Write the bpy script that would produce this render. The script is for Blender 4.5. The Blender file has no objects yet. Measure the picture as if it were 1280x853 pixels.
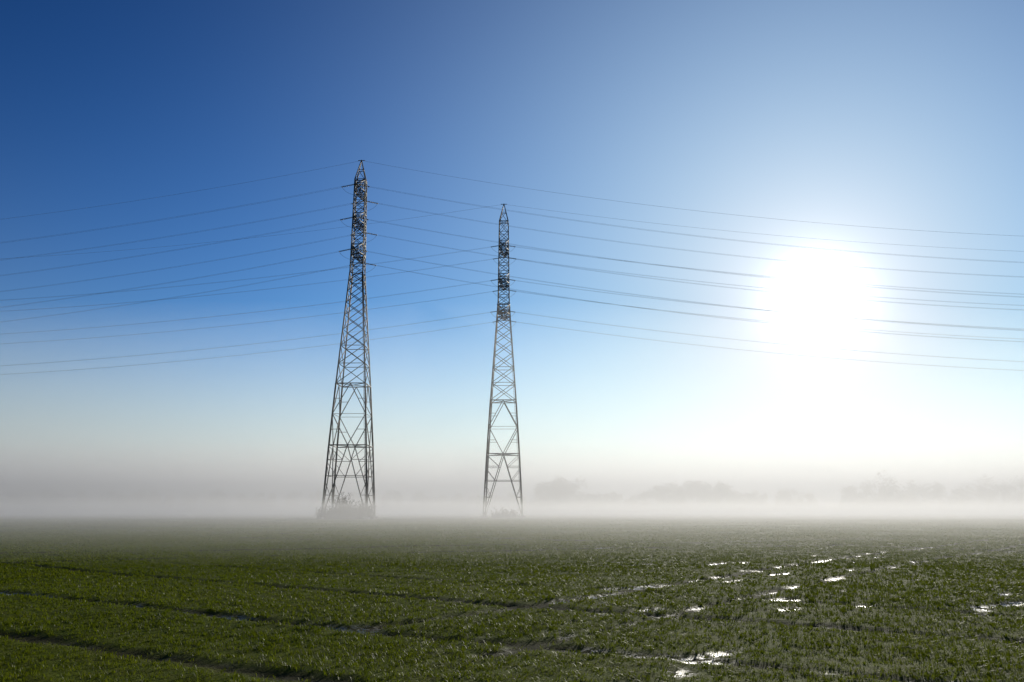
import bpy, math, random
import numpy as np
from mathutils import Vector, Matrix
random.seed(4); rng=np.random.default_rng(7)
sc=bpy.context.scene
sc.view_settings.view_transform='Standard'; sc.view_settings.look='None'; sc.view_settings.exposure=0
COL=sc.collection
R=math.radians
SUN_AZ=R(20.1); SUN_EL=R(13.0)   # azimuth from +Y towards +X
SD=Vector((math.sin(SUN_AZ)*math.cos(SUN_EL),math.cos(SUN_AZ)*math.cos(SUN_EL),math.sin(SUN_EL)))

# ---------------- helpers
def link(o,parent=None):
    COL.objects.link(o)
    if parent: o.parent=parent
    return o
def mesh_obj(name,V,F,mat,parent=None,smooth=False):
    me=bpy.data.meshes.new(name); V=np.asarray(V,dtype=np.float32); F=np.asarray(F,dtype=np.int32)
    n=F.shape[1]
    me.vertices.add(len(V)); me.vertices.foreach_set('co',V.ravel())
    me.loops.add(F.size); me.loops.foreach_set('vertex_index',F.ravel())
    me.polygons.add(len(F)); me.polygons.foreach_set('loop_start',np.arange(0,F.size,n,dtype=np.int32))
    me.polygons.foreach_set('loop_total',np.full(len(F),n,dtype=np.int32))
    if smooth: me.polygons.foreach_set('use_smooth',np.ones(len(F),dtype=bool))
    me.update(calc_edges=True)
    me.materials.append(mat)
    return link(bpy.data.objects.new(name,me),parent)
class NB:
    def __init__(s,nt): s.nt=nt; s.L=nt.links
    def n(s,t,**k):
        x=s.nt.nodes.new(t)
        for a,b in k.items(): setattr(x,a,b)
        return x
    def m(s,op,a,b=None,c=None,clamp=False):
        x=s.nt.nodes.new('ShaderNodeMath'); x.operation=op; x.use_clamp=clamp
        for i,v in enumerate((a,b,c)):
            if v is None: continue
            if isinstance(v,(int,float)): x.inputs[i].default_value=v
            else: s.L.new(v,x.inputs[i])
        return x.outputs[0]
    def mix(s,f,a,b,bt='MIX'):
        x=s.nt.nodes.new('ShaderNodeMix'); x.data_type='RGBA'; x.blend_type=bt
        for i,v in ((0,f),(6,a),(7,b)):
            if isinstance(v,(int,float)): x.inputs[i].default_value=v
            elif isinstance(v,tuple): x.inputs[i].default_value=(*v,1)
            else: s.L.new(v,x.inputs[i])
        return x.outputs[2]
    def noise(s,vec,scale,detail=4,rough=.55):
        x=s.nt.nodes.new('ShaderNodeTexNoise'); x.inputs['Scale'].default_value=scale
        x.inputs['Detail'].default_value=detail; x.inputs['Roughness'].default_value=rough
        if vec is not None: s.L.new(vec,x.inputs['Vector'])
        return x.outputs[0]
    def ramp(s,f,stops):
        x=s.nt.nodes.new('ShaderNodeValToRGB'); e=x.color_ramp.elements
        while len(e)<len(stops): e.new(.5)
        for i,(p,c) in enumerate(stops):
            e[i].position=p; e[i].color=(*c,1) if isinstance(c,tuple) else (c,c,c,1)
        s.L.new(f,x.inputs[0]); return x.outputs[0]
def newmat(name):
    m=bpy.data.materials.new(name); m.use_nodes=True; nt=m.node_tree
    b=NB(nt); return m,b,nt.nodes['Principled BSDF'],nt.nodes['Material Output']

# ---------------- world
w=bpy.data.worlds.new("World"); sc.world=w; w.use_nodes=True
b=NB(w.node_tree); L=b.L; bg=w.node_tree.nodes['Background']
sky=b.n('ShaderNodeTexSky'); sky.sky_type='NISHITA'; sky.sun_disc=False
sky.sun_elevation=SUN_EL; sky.sun_rotation=SUN_AZ; sky.air_density=1.0; sky.dust_density=0.3; sky.ozone_density=2.0
tc=b.n('ShaderNodeTexCoord'); sep=b.n('ShaderNodeSeparateXYZ'); L.new(tc.outputs['Generated'],sep.inputs[0])
z=b.m('MAXIMUM',sep.outputs[2],0.0)
gam=b.n('ShaderNodeGamma'); L.new(b.mix(1.0,sky.outputs[0],(0.11,0.11,0.11),'MULTIPLY'),gam.inputs[0]); gam.inputs[1].default_value=1.9
blue=b.mix(1.0,gam.outputs[0],(0.02,0.84,1.36),'MULTIPLY')
dot=b.n('ShaderNodeVectorMath',operation='DOT_PRODUCT'); L.new(tc.outputs['Generated'],dot.inputs[0]); dot.inputs[1].default_value=SD
ang=b.m('MULTIPLY',b.m('ARCCOSINE',b.m('MINIMUM',dot.outputs['Value'],0.99999)),180/math.pi)
nz=b.noise(tc.outputs['Generated'],2.5,3)
zz=b.m('ADD',z,b.m('MULTIPLY',b.m('SUBTRACT',nz,.5),.03))
a2=b.m('DIVIDE',ang,22.5)
veil=b.m('MULTIPLY',b.m('EXPONENT',b.m('MULTIPLY',b.m('MULTIPLY',a2,a2),-1.0)),1.05,clamp=True)
blue=b.mix(veil,blue,(.27,.42,.61))
haze=b.m('MULTIPLY',b.m('EXPONENT',b.m('MULTIPLY',zz,-9.5)),0.95,clamp=True)
col=b.mix(haze,blue,(0.61,0.585,0.54))
g1=b.m('MULTIPLY',b.m('EXPONENT',b.m('MULTIPLY',ang,-1/.75)),12.0)
g2=b.m('MULTIPLY',b.m('EXPONENT',b.m('MULTIPLY',ang,-1/4.2)),0.80)
g3=b.m('MULTIPLY',b.m('EXPONENT',b.m('MULTIPLY',ang,-1/11.0)),0.36)
def sc_col(f,c):
    x=b.n('ShaderNodeVectorMath',operation='SCALE'); x.inputs[0].default_value=c; L.new(f,x.inputs['Scale']); return x.outputs[0]
tot=b.mix(1.0,col,sc_col(g1,(1,.97,.9)),'ADD'); tot=b.mix(1.0,tot,sc_col(g2,(1,.96,.86)),'ADD'); tot=b.mix(1.0,tot,sc_col(g3,(1,.93,.82)),'ADD')
L.new(tot,bg.inputs[0]); bg.inputs[1].default_value=1.0

sl=bpy.data.lights.new('sun','SUN'); sl.energy=4.6; sl.angle=R(.5); sl.color=(1,.94,.82)
so=link(bpy.data.objects.new('sun',sl)); so.rotation_euler=SD.to_track_quat('Z','Y').to_euler(); so.location=(60,150,60)

# ---------------- camera
cd=bpy.data.cameras.new('camera'); cam=link(bpy.data.objects.new('camera',cd)); cd.lens=30.15; cd.sensor_width=36; cd.clip_end=8000
cam.location=(0,0,1.5); cam.rotation_euler=(R(90+11.11),0,0); sc.camera=cam

# ---------------- tracks (wheel ruts across the field), world metres
TR=[([(-60,62),(-30,37.5),(-14.4,24.9),(0,14.2),(6.1,10.7),(14,6)],.17,.2),
    ([(-30,27.5),(-12,15),(-6.4,11.2),(-1.7,8.1),(4,4)],.15,.2),
    ([(-14,19.5),(-5,13.4),(-1,10.87),(3.8,8.0),(8,5)],.13,1.0),
    ([(-2,11.5),(2.1,16.5),(8.1,24.9),(18,37),(29.6,50.8),(50,75)],.145,.9),
    ([(-.2,9.5),(3.9,15.3),(10,23.6),(20,35.5),(32,49.5),(52,73)],.11,.75),
    ([(-30,24),(-16,24.3),(-12.2,26),(-8,29.5),(-1,33),(20,40)],.25,.2),
    ([(-40,30),(-22,29.5),(-10,34),(0,38),(20,46)],.28,.1),
    ([(-62,67),(-33,43),(-15,29),(2,17),(9,12),(18,6.5)],.10,.2),
    ([(-60,90),(-10,52),(40,20)],.3,.2),([(-60,80),(-12,46),(34,16)],.18,.2)]
def seg_dist(X,Y,pts):
    # smooth the polyline (Chaikin) so the ruts curve gently
    P=[np.array(p,float) for p in pts]
    for _ in range(2):
        Q=[P[0]]
        for u,v in zip(P[:-1],P[1:]): Q+= [u*.75+v*.25,u*.25+v*.75]
        Q.append(P[-1]); P=Q
    d=np.full(X.shape,1e9)
    for (x0,y0),(x1,y1) in zip(P[:-1],P[1:]):
        dx,dy=x1-x0,y1-y0; t=np.clip(((X-x0)*dx+(Y-y0)*dy)/(dx*dx+dy*dy),0,1)
        d=np.minimum(d,(X-x0-t*dx)**2+(Y-y0-t*dy)**2)
    return np.sqrt(d)
def fbm(X,Y,s,seed=0):
    r=np.random.default_rng(seed); o=np.zeros_like(X)
    for k in range(7):
        a=r.uniform(0,6.28); f=s*r.uniform(.5,2.6); o=o+np.sin(X*math.cos(a)*f+Y*math.sin(a)*f+r.uniform(0,6.28)+1.3*np.sin(.37*f*(X*math.sin(a)-Y*math.cos(a))+r.uniform(0,6)))
    return o/4.
def masks(X,Y):
    m=np.zeros_like(X); wet=np.zeros_like(X)
    wob=.08*fbm(X,Y,1.5,3)+.06*fbm(X,Y,6,4); wn=np.clip(.25+1.5*fbm(X,Y,2.2,15),0,1)
    for pts,wd,wt in TR:
        d=seg_dist(X,Y,pts)+wob
        a=np.clip(1.5-d/wd,0,1)*(.6+.4*np.clip(wd/.15,0,1)); m=np.maximum(m,a)
        wet=np.maximum(wet,a*wt*wn)
    # damp hollows: small bare wet spots in the lower right of the field
    spot=np.clip((fbm(X,Y,3.2,41)-.78)*4,0,1)*np.clip((X+1)/3,0,1)*np.clip((45-Y)/10,0,1)
    m=np.maximum(m,spot*.8); wet=np.maximum(wet,spot*.9)
    h=np.clip((fbm(X,Y,.35,11)-.75)*3,0,1)*.5
    return m,wet,h
def height(X,Y,m):
    return .035*fbm(X,Y,.25,5)+.012*fbm(X,Y,2.2,6)+.008*fbm(X,Y,9,8)-.04*m

# ---------------- ground: one sheet
def axis(a,b_,st,far_lo,far_hi):
    c=list(np.arange(a,b_,st)); s=st; lo=a
    l=[]
    while lo>far_lo: s*=1.17; lo-=s; l.append(lo)
    s=st; hi=c[-1]; h=[]
    while hi<far_hi: s*=1.17; hi+=s; h.append(hi)
    return np.array(l[::-1]+c+h)
xs=axis(-28,30,.13,-4000,4000); ys=axis(5,42,.11,-600,5000)
X,Y=np.meshgrid(xs,ys); m,wet,hol=masks(X,Y); H=height(X,Y,m)
far=np.clip((np.hypot(X,Y)-300)/300,0,1); H=H*(1-far)
nx,ny=len(xs),len(ys)
V=np.stack([X,Y,H],-1).reshape(-1,3); idx=np.arange(nx*ny).reshape(ny,nx)
F=np.stack([idx[:-1,:-1],idx[:-1,1:],idx[1:,1:],idx[1:,:-1]],-1).reshape(-1,4)
gm,b,P,out=newmat('field_soil_and_crop'); L=b.L
geo=b.n('ShaderNodeNewGeometry').outputs['Position']
at=b.n('ShaderNodeAttribute',attribute_name='track').outputs['Fac']; aw=b.n('ShaderNodeAttribute',attribute_name='wet').outputs['Fac']
n1=b.noise(geo,.25,5); n2=b.noise(geo,3,6,.65); n3=b.noise(geo,22,4,.7)
g=b.mix(n1,(.085,.120,.004),(.135,.160,.008)); g=b.mix(b.ramp(n2,[(.4,0.0),(.75,.7)]),g,(.098,.090,.012))
g=b.mix(b.ramp(n3,[(.5,0.0),(.75,.5)]),g,(.030,.033,.005))
soil=b.mix(n3,(.016,.013,.008),(.040,.031,.019))
c=b.mix(b.m('MULTIPLY',at,.85),g,soil); L.new(c,P.inputs['Base Color'])
wv=b.m('MULTIPLY',aw,b.ramp(b.noise(geo,9,3),[(.45,0.0),(.54,1.0)]))
ro=b.m('SUBTRACT',.9,b.m('MULTIPLY',wv,.66)); L.new(ro,P.inputs['Roughness']); L.new(b.m('ADD',.03,b.m('MULTIPLY',wv,.37)),P.inputs['Specular IOR Level'])
bp=b.n('ShaderNodeBump'); bp.inputs['Distance'].default_value=.05
L.new(b.m('SUBTRACT',1.0,b.m('MULTIPLY',wv,.75)),bp.inputs['Strength']); L.new(b.m('ADD',b.m('MULTIPLY',n2,.5),n3),bp.inputs['Height']); L.new(bp.outputs[0],P.inputs['Normal'])
ground=mesh_obj('field_ground',V,F,gm,smooth=True)
for nm,arr in (('track',m),('wet',wet)):
    a=ground.data.attributes.new(nm,'FLOAT','POINT'); a.data.foreach_set('value',arr.astype(np.float32).ravel())

# ---------------- young crop / grass blades (one object)
bx=[];by=[]
edges=list(np.arange(5.5,30,1.0))+list(np.arange(30,60,3.0))+list(np.arange(60,131,7.0))
for d0,d1 in zip(edges[:-1],edges[1:]):
    dm=(d0+d1)/2; wd=.66*dm+2.5; dens=230*(8/dm)**1.4 if dm>8 else 230
    n=int(2*wd*(d1-d0)*dens); bx.append(rng.uniform(-wd,wd,n)); by.append(rng.uniform(d0,d1,n))
tx=np.concatenate(bx); ty=np.concatenate(by)
tm,tw,th=masks(tx,ty)
keep=rng.random(len(tx))>np.clip(tm*1.15,0,.96)
keep&=rng.random(len(tx))>np.clip(.10+.3*fbm(tx,ty,1.1,21)+th*.6,0,.8)
tx,ty,tm=tx[keep],ty[keep],tm[keep]
NBL=5; tz=height(tx,ty,tm)-.01
X=np.repeat(tx,NBL); Y=np.repeat(ty,NBL); D=np.hypot(X,Y); lod=np.clip(D/9,1,9)
X=X+rng.normal(0,.022,len(X))*lod**.6; Y=Y+rng.normal(0,.022,len(X))*lod**.6
Z=np.repeat(tz,NBL); hv=np.repeat(1+.25*fbm(tx,ty,.8,31),NBL)
a=rng.uniform(0,6.283,len(X)); hh=rng.uniform(.025,.065,len(X))*hv; ln=rng.uniform(.4,1.5,len(X))*hh
wd=.0035*lod*rng.uniform(.7,1.3,len(X)); fa=a+math.pi/2+rng.normal(0,.5,len(X))
ca,sa,cf,sf=np.cos(a),np.sin(a),np.cos(fa),np.sin(fa)
def P3(u,v,zf): # u lean fraction, v half width sign
    return np.stack([X+ca*ln*u+cf*wd*v,Y+sa*ln*u+sf*wd*v,Z+hh*zf],-1)
V=np.stack([P3(0,-1,0),P3(0,1,0),P3(.4,-.9,.68),P3(.4,.9,.68),P3(1.1,0,.9)],1).reshape(-1,3)
base=(np.arange(len(X))*5)[:,None,None]
F=(base+np.array([[0,1,3],[0,3,2],[2,3,4]])[None]).reshape(-1,3)
bm_,b,P,out=newmat('wet_crop_blades'); L=b.L
geo=b.n('ShaderNodeNewGeometry').outputs['Position']
n1=b.noise(geo,.4,4); n2=b.noise(geo,14,2)
c=b.mix(n1,(.092,.130,.003),(.145,.168,.006)); c=b.mix(b.ramp(n2,[(.55,0.0),(.75,.6)]),c,(.15,.135,.015))
L.new(c,P.inputs['Base Color']); P.inputs['Roughness'].default_value=.5; P.inputs['Specular IOR Level'].default_value=.08
tr=b.n('ShaderNodeBsdfTranslucent'); L.new(c,tr.inputs[0]); mx=b.n('ShaderNodeMixShader'); mx.inputs[0].default_value=.5
L.new(P.outputs[0],mx.inputs[1]); L.new(tr.outputs[0],mx.inputs[2]); L.new(mx.outputs[0],out.inputs['Surface'])
mesh_obj('young_wheat_crop',V,F,bm_)
print('blades',len(X))

# ---------------- steel
stl,b,P,out=newmat('galvanised_steel'); L=b.L
tcn=b.n('ShaderNodeTexCoord').outputs['Object']; n=b.noise(tcn,.7,5)
L.new(b.mix(n,(.05,.048,.045),(.10,.095,.088)),P.inputs['Base Color']); P.inputs['Metallic'].default_value=.1; P.inputs['Roughness'].default_value=.65; P.inputs['Specular IOR Level'].default_value=.25
gls,b,P,out=newmat('insulator_glass'); P.inputs['Base Color'].default_value=(.12,.13,.13,1); P.inputs['Roughness'].default_value=.5
wr,b,P,out=newmat('aluminium_conductor'); P.inputs['Base Color'].default_value=(.24,.24,.24,1); P.inputs['Roughness'].default_value=.55
cnc,b,P,out=newmat('concrete'); L=b.L; L.new(b.mix(b.noise(None,4,5),(.2,.19,.17),(.36,.34,.31)),P.inputs['Base Color']); P.inputs['Roughness'].default_value=.9

class Struts:
    def __init__(s): s.V=[];s.F=[]
    def add(s,p,q,t):
        p=Vector(p);q=Vector(q);d=q-p
        if d.length<1e-4: return
        d.normalize(); up=Vector((0,0,1)) if abs(d.z)<.9 else Vector((1,0,0))
        x=d.cross(up).normalized()*t/2; y=d.cross(x).normalized()*t/2; k=len(s.V)
        for e in (p,q):
            for sx,sy in ((-1,-1),(1,-1),(1,1),(-1,1)): s.V.append(e+x*sx+y*sy)
        s.F+=[(k,k+1,k+5,k+4),(k+1,k+2,k+6,k+5),(k+2,k+3,k+7,k+6),(k+3,k,k+4,k+7),(k,k+3,k+2,k+1),(k+4,k+5,k+6,k+7)]
def tube(V,F,pts,r,n=6):
    k0=len(V)
    for i,p in enumerate(pts):
        p=Vector(p); d=(Vector(pts[min(i+1,len(pts)-1)])-Vector(pts[max(i-1,0)])).normalized()
        up=Vector((0,0,1)) if abs(d.z)<.95 else Vector((1,0,0)); x=d.cross(up).normalized(); y=d.cross(x)
        rr=r[i] if isinstance(r,(list,tuple)) else r
        for j in range(n):
            t=2*math.pi*j/n; V.append(p+x*math.cos(t)*rr+y*math.sin(t)*rr)
    for i in range(len(pts)-1):
        for j in range(n):
            a0=k0+i*n+j; b0=k0+i*n+(j+1)%n; F.append((a0,b0,b0+n,a0+n))

PROF=[(0,7.1),(11.6,5.95),(21.6,4.75),(40.6,2.15),(57.2,1.75)]
def wid(z):
    for (a,wa),(c,wc) in zip(PROF[:-1],PROF[1:]):
        if z<=c: return wa+(wc-wa)*(z-a)/(c-a)
    return 1.75
def pylon(loc,rot,levels,arm,sag,span=300.):
    root=link(bpy.data.objects.new('transmission_tower',None)); root.location=loc; root.rotation_euler=(0,0,rot); root.empty_display_size=2
    S=Struts(); SG=[(-1,-1),(1,-1),(1,1),(-1,1)]
    def cn(i,z): w_=wid(z)/2; return Vector((SG[i%4][0]*w_,SG[i%4][1]*w_,z))
    zs=[0,11.6,21.6,40.6,57.2]
    for i in range(4):
        for a,c in zip(zs[:-1],zs[1:]): S.add(cn(i,a),cn(i,c),.24 if c<25 else .19 if c<45 else .15)
        S.add(cn(i,57.2),(0,0,61),.13)
    def lerp(a,c,t): return a+(c-a)*t
    for i in range(4):
        A=lambda z:cn(i,z); B=lambda z:cn(i+1,z)
        # leg section with redundant bracing
        M=(A(11.6)+B(11.6))/2
        S.add(A(0),M,.13);S.add(B(0),M,.13); S.add(A(11.6),B(11.6),.13)
        for t in (.32,.58,.8):
            zt=11.6*t; pa=lerp(A(0),M,t); pb=lerp(B(0),M,t)
            S.add(A(zt),pa,.08);S.add(B(zt),pb,.08)
            zt2=11.6*min(t+.18,1); S.add(A(zt2),pa,.07);S.add(B(zt2),pb,.07)
        zt=11.6*.58; S.add(lerp(A(0),M,.58),lerp(B(0),M,.58),.09)
        # big diamond
        zc=16.6; C=(A(zc)+B(zc))/2
        S.add(M,A(zc),.12);S.add(M,B(zc),.12);N=(A(21.6)+B(21.6))/2
        S.add(N,A(zc),.12);S.add(N,B(zc),.12);S.add(A(21.6),B(21.6),.13)
        S.add(A(zc),B(zc),.06)
        for q in (M,N):
            zq=11.6+2.5 if q is M else 21.6-2.5
            S.add(A(zq),lerp(q,A(zc),.5),.07);S.add(B(zq),lerp(q,B(zc),.5),.07)
        # X panels
        z0=21.6
        while z0<57.0:
            hgt=max(wid(z0)*.7,1.6) ; z1=min(z0+hgt,57.2)
            if 57.2-z1<.9: z1=57.2
            if z0<40.6<z1+.7: z1=40.6
            t=.10 if z0<40 else .08
            S.add(A(z0),B(z1),t);S.add(B(z0),A(z1),t);
            if z0>40 or int(z0*3)%2==0: S.add(A(z1),B(z1),t*.9)
            z0=z1
        S.add(A(57.2),B(57.2),.1); 
        S.add(lerp(A(57.2),Vector((0,0,61)),.5),lerp(B(57.2),Vector((0,0,61)),.5),.08)
        S.add(A(57.2),lerp(B(57.2),Vector((0,0,61)),.5),.07)
    # plan bracing
    for zt in (11.6,21.6,40.6,57.2):
        S.add(cn(0,zt),cn(2,zt),.09);S.add(cn(1,zt),cn(3,zt),.09)
    # earth wire peak crossbar
    S.add((-.6,0,60.9),(.6,0,60.9),.1)
    # ladder on one leg
    for s in (-.2,.2):
        a=cn(1,2.5)+Vector((s,-.05,0)); c=cn(1,40.6)+Vector((s*.6,-.05,0)); S.add(a,c,.05)
    k=2.8
    while k<40: p=cn(1,k)+Vector((0,-.05,0)); S.add(p-Vector((.2,0,0)),p+Vector((.2,0,0)),.035); k+=.45
    IV=[];IF=[];WV=[];WF=[]
    tips=[(Vector((0,0,60.9)),True)]
    for li,zl in enumerate(levels):
        for sy in (-1,1):
            w_=wid(zl)/2; tip=Vector((0,sy*(w_+arm),zl))
            for sx in (-1,1):
                S.add((sx*w_,sy*w_,zl),tip,.11); S.add((sx*w_,sy*w_,zl+1.9),tip+Vector((0,0,.12)),.1)
                for t in (.3,.6):
                    lo=Vector((sx*w_,sy*w_,zl)).lerp(tip,t); hi=Vector((sx*w_,sy*w_,zl+1.9)).lerp(tip,t)
                    S.add(lo,hi,.06); S.add(lo,Vector((sx*w_,sy*w_,zl+1.9)).lerp(tip,t-.3),.06)
                    S.add(lo,Vector((-sx*w_,sy*w_,zl)).lerp(tip,t-.3),.05)
            for t in (.3,.6): S.add(Vector((-w_,sy*w_,zl)).lerp(tip,t),Vector((w_,sy*w_,zl)).lerp(tip,t),.06)
            S.add(tip-Vector((.3,0,0)),tip+Vector((.3,0,0)),.18)
            tips.append((tip,False))
        for i in range(4): S.add(cn(i,zl),cn(i+1,zl),.11); S.add(cn(i,zl+1.9),cn(i+1,zl+1.9),.1)
        S.add(cn(0,zl),cn(2,zl),.09);S.add(cn(1,zl),cn(3,zl),.09)
    for tip,earth in tips:
        es=[]
        for sx in (-1,1):
            drop=lambda s:4*sag*(s/span)*(1-s/span)
            s0=.5 if earth else 2.3
            if not earth:
                p0=tip+Vector((sx*.3,0,-.05)); p1=tip+Vector((sx*s0,0,-drop(s0)))
                for off in (-.12,.12):
                    o=Vector((0,off,0)); pts=[];rs=[]
                    for kk in range(13):
                        for f,rd in ((.0,.02),(.1,.085),(.45,.085),(.55,.02)):
                            pts.append(p0.lerp(p1,(kk+f)/13)+o); rs.append(rd)
                    tube(IV,IF,pts,rs,8)
                S.add(p1-Vector((0,.2,0)),p1+Vector((0,.2,0)),.08)
            else: p1=tip+Vector((sx*s0,0,0))
            es.append(p1)
            for off in ((-.2,.2) if not earth else (0,)):
                pts=[]
                for kk in range(61):
                    s=s0+(span-s0)*kk/60; pts.append(tip+Vector((sx*s,off,-drop(s))))
                tube(WV,WF,pts,.0125 if not earth else .016,5)
        if not earth: # jumper loop
            pts=[]
            for kk in range(17):
                t=kk/16; p=es[0].lerp(es[1],t); p.z-=1.4*math.sin(math.pi*t)**.7; pts.append(p)
            tube(WV,WF,pts,.02,5)
    mesh_obj('lattice_frame',S.V,S.F,stl,root); mesh_obj('insulator_strings',IV,IF,gls,root); mesh_obj('conductor_wires',WV,WF,wr,root)
    FS=Struts()
    for i in range(4): p=cn(i,0); FS.add(p+Vector((0,0,-.5)),p+Vector((0,0,.35)),.9)
    mesh_obj('concrete_footings',FS.V,FS.F,cnc,root)
    return root
pylon((-26.1,140,0),math.atan(-.022),[55.0,49.2,43.7],3.1,15.5)
pylon((-1.6,161.7,0),math.atan(-.025),[51.2,44.5,38.3],3.1,11.8)

# ---------------- shrubs at tower feet
shm,b,P,out=newmat('shrub_twigs_and_leaves'); L=b.L
L.new(b.mix(b.noise(b.n('ShaderNodeNewGeometry').outputs['Position'],3,4),(.022,.019,.010),(.034,.038,.015)),P.inputs['Base Color']); P.inputs['Roughness'].default_value=.9; P.inputs['Specular IOR Level'].default_value=.1
def shrub(loc,rx,hgt,n,name='bare_shrub'):
    S=Struts(); LV=[];LF=[]
    for i in range(n):
        a=random.uniform(0,6.28); r=rx*math.sqrt(random.random())*.8
        p=Vector((r*math.cos(a),r*math.sin(a),0)); d=Vector((random.gauss(0,.3),random.gauss(0,.3),1)).normalized()
        h=hgt*random.uniform(.25,1.1)*(1-.35*r/rx); q=p
        for s in range(5):
            q2=q+d*h/5; S.add(q,q2,.05-.008*s); d=(d+Vector((random.gauss(0,.22),random.gauss(0,.22),random.gauss(.02,.1)))).normalized()
            for t in range(3):
                dd=(d*.6+Vector((random.gauss(0,.6),random.gauss(0,.6),random.gauss(.1,.4)))).normalized()*h*random.uniform(.1,.25)
                S.add(q2,q2+dd,.02)
                for _ in range(3):
                    c=q2+dd*random.uniform(.3,1)+Vector((random.gauss(0,.06),)*3); u=Vector((random.gauss(0,1),random.gauss(0,1),random.gauss(0,1))).normalized()*.06
                    v=u.orthogonal().normalized()*.045; k=len(LV); LV.extend([c-u,c-v,c+u,c+v]); LF.append((k,k+1,k+2,k+3))
            q=q2
    k=len(S.V); V=S.V+LV; F=S.F+[tuple(i+k for i in f) for f in LF]
    o=mesh_obj(name,V,F,shm); o.location=loc; return o
shrub((-26.5,138.0,-.05),2.0,4.2,110)
shrub((-29.0,137.0,-.05),2.0,2.1,110)
shrub((-23.5,138.5,-.05),2.0,3.0,120)
shrub((-26.5,140.5,-.05),4.3,2.0,200)
shrub((-1.9,161,-.05),2.2,2.0,60)
shrub((.2,162,-.05),1.5,1.5,35)

# ---------------- distant trees (one mass)
dtm,b,P,out=newmat('distant_foliage'); P.inputs['Base Color'].default_value=(.035,.04,.02,1); P.inputs['Roughness'].default_value=.9
TV=[];TF=[];SS=Struts()
def tree(x,y,h,wr_):
    base=Vector((x,y,0)); SS.add(base,base+Vector((random.gauss(0,.3),0,h*.55)),h*.035)
    cl=[]
    for i in range(12):
        a=random.uniform(0,6.28); zf=random.uniform(.12,.85); rr=wr_*random.uniform(.1,.9)*(1.1-zf*.6); c=base+Vector((rr*math.cos(a),rr*math.sin(a),h*zf))
        SS.add(base+Vector((0,0,h*zf*.6)),c,h*.012); cl.append((c,wr_*random.uniform(.25,.5)))
    for c,r in cl:
        for k in range(80):
            d=Vector((random.gauss(0,1),random.gauss(0,1),random.gauss(0,.8))); d=d.normalized()*r*random.random()**.4
            p=c+d; s=random.uniform(.25,.6); u=Vector((random.gauss(0,1),random.gauss(0,1),random.gauss(0,1))).normalized()*s; v=u.orthogonal().normalized()*s*.7
            k0=len(TV); TV.extend([p-u,p-v,p+u,p+v]); TF.append((k0,k0+1,k0+2,k0+3))
def row(x0,x1,y,h0,h1,n):
    for i in range(n):
        t=(i+random.uniform(-.3,.3))/max(n-1,1); h=random.uniform(h0,h1); tree(x0+(x1-x0)*t,y+random.uniform(-8,8),h,h*random.uniform(.4,.6))
row(12,25,375,14,17.5,6); row(30,55,375,8,11,8); row(62,90,370,11,15,10); row(95,128,375,8,11,8)
row(138,270,365,11,16,26); row(-40,5,430,8,10,10); row(-350,-45,430,9,12,36); row(270,380,400,10,13,16)
k=len(SS.V); F=SS.F+[tuple(i+k for i in f) for f in TF]
mesh_obj('distant_trees',SS.V+TV,F,dtm)

# ---------------- morning fog: real scattering layers
fog=link(bpy.data.objects.new('morning_fog',None))
def fogbox(name,x0,x1,y0,y1,z1,dens,g=.42,col=(1,.985,.95)):
    m=bpy.data.materials.new(name); m.use_nodes=True; nt=m.node_tree; nt.nodes.clear()
    o=nt.nodes.new('ShaderNodeOutputMaterial'); v=nt.nodes.new('ShaderNodeVolumeScatter'); v.inputs['Density'].default_value=dens; v.inputs['Anisotropy'].default_value=g; v.inputs['Color'].default_value=(*col,1)
    nt.links.new(v.outputs[0],o.inputs['Volume'])
    V=[(x,y,z) for z in (-2,z1) for y in (y0,y1) for x in (x0,x1)]
    F=[(0,2,3,1),(4,5,7,6),(0,1,5,4),(2,6,7,3),(0,4,6,2),(1,3,7,5)]
    mesh_obj(name,V,F,m,fog)
fogbox('low_ground_mist',-1500,1500,24,1490,2.2,.0080)
fogbox('fog_bank',-1500,1500,146,1500,13,.0056)
fogbox('thin_upper_haze',-1600,1600,128,1600,33,.0046)
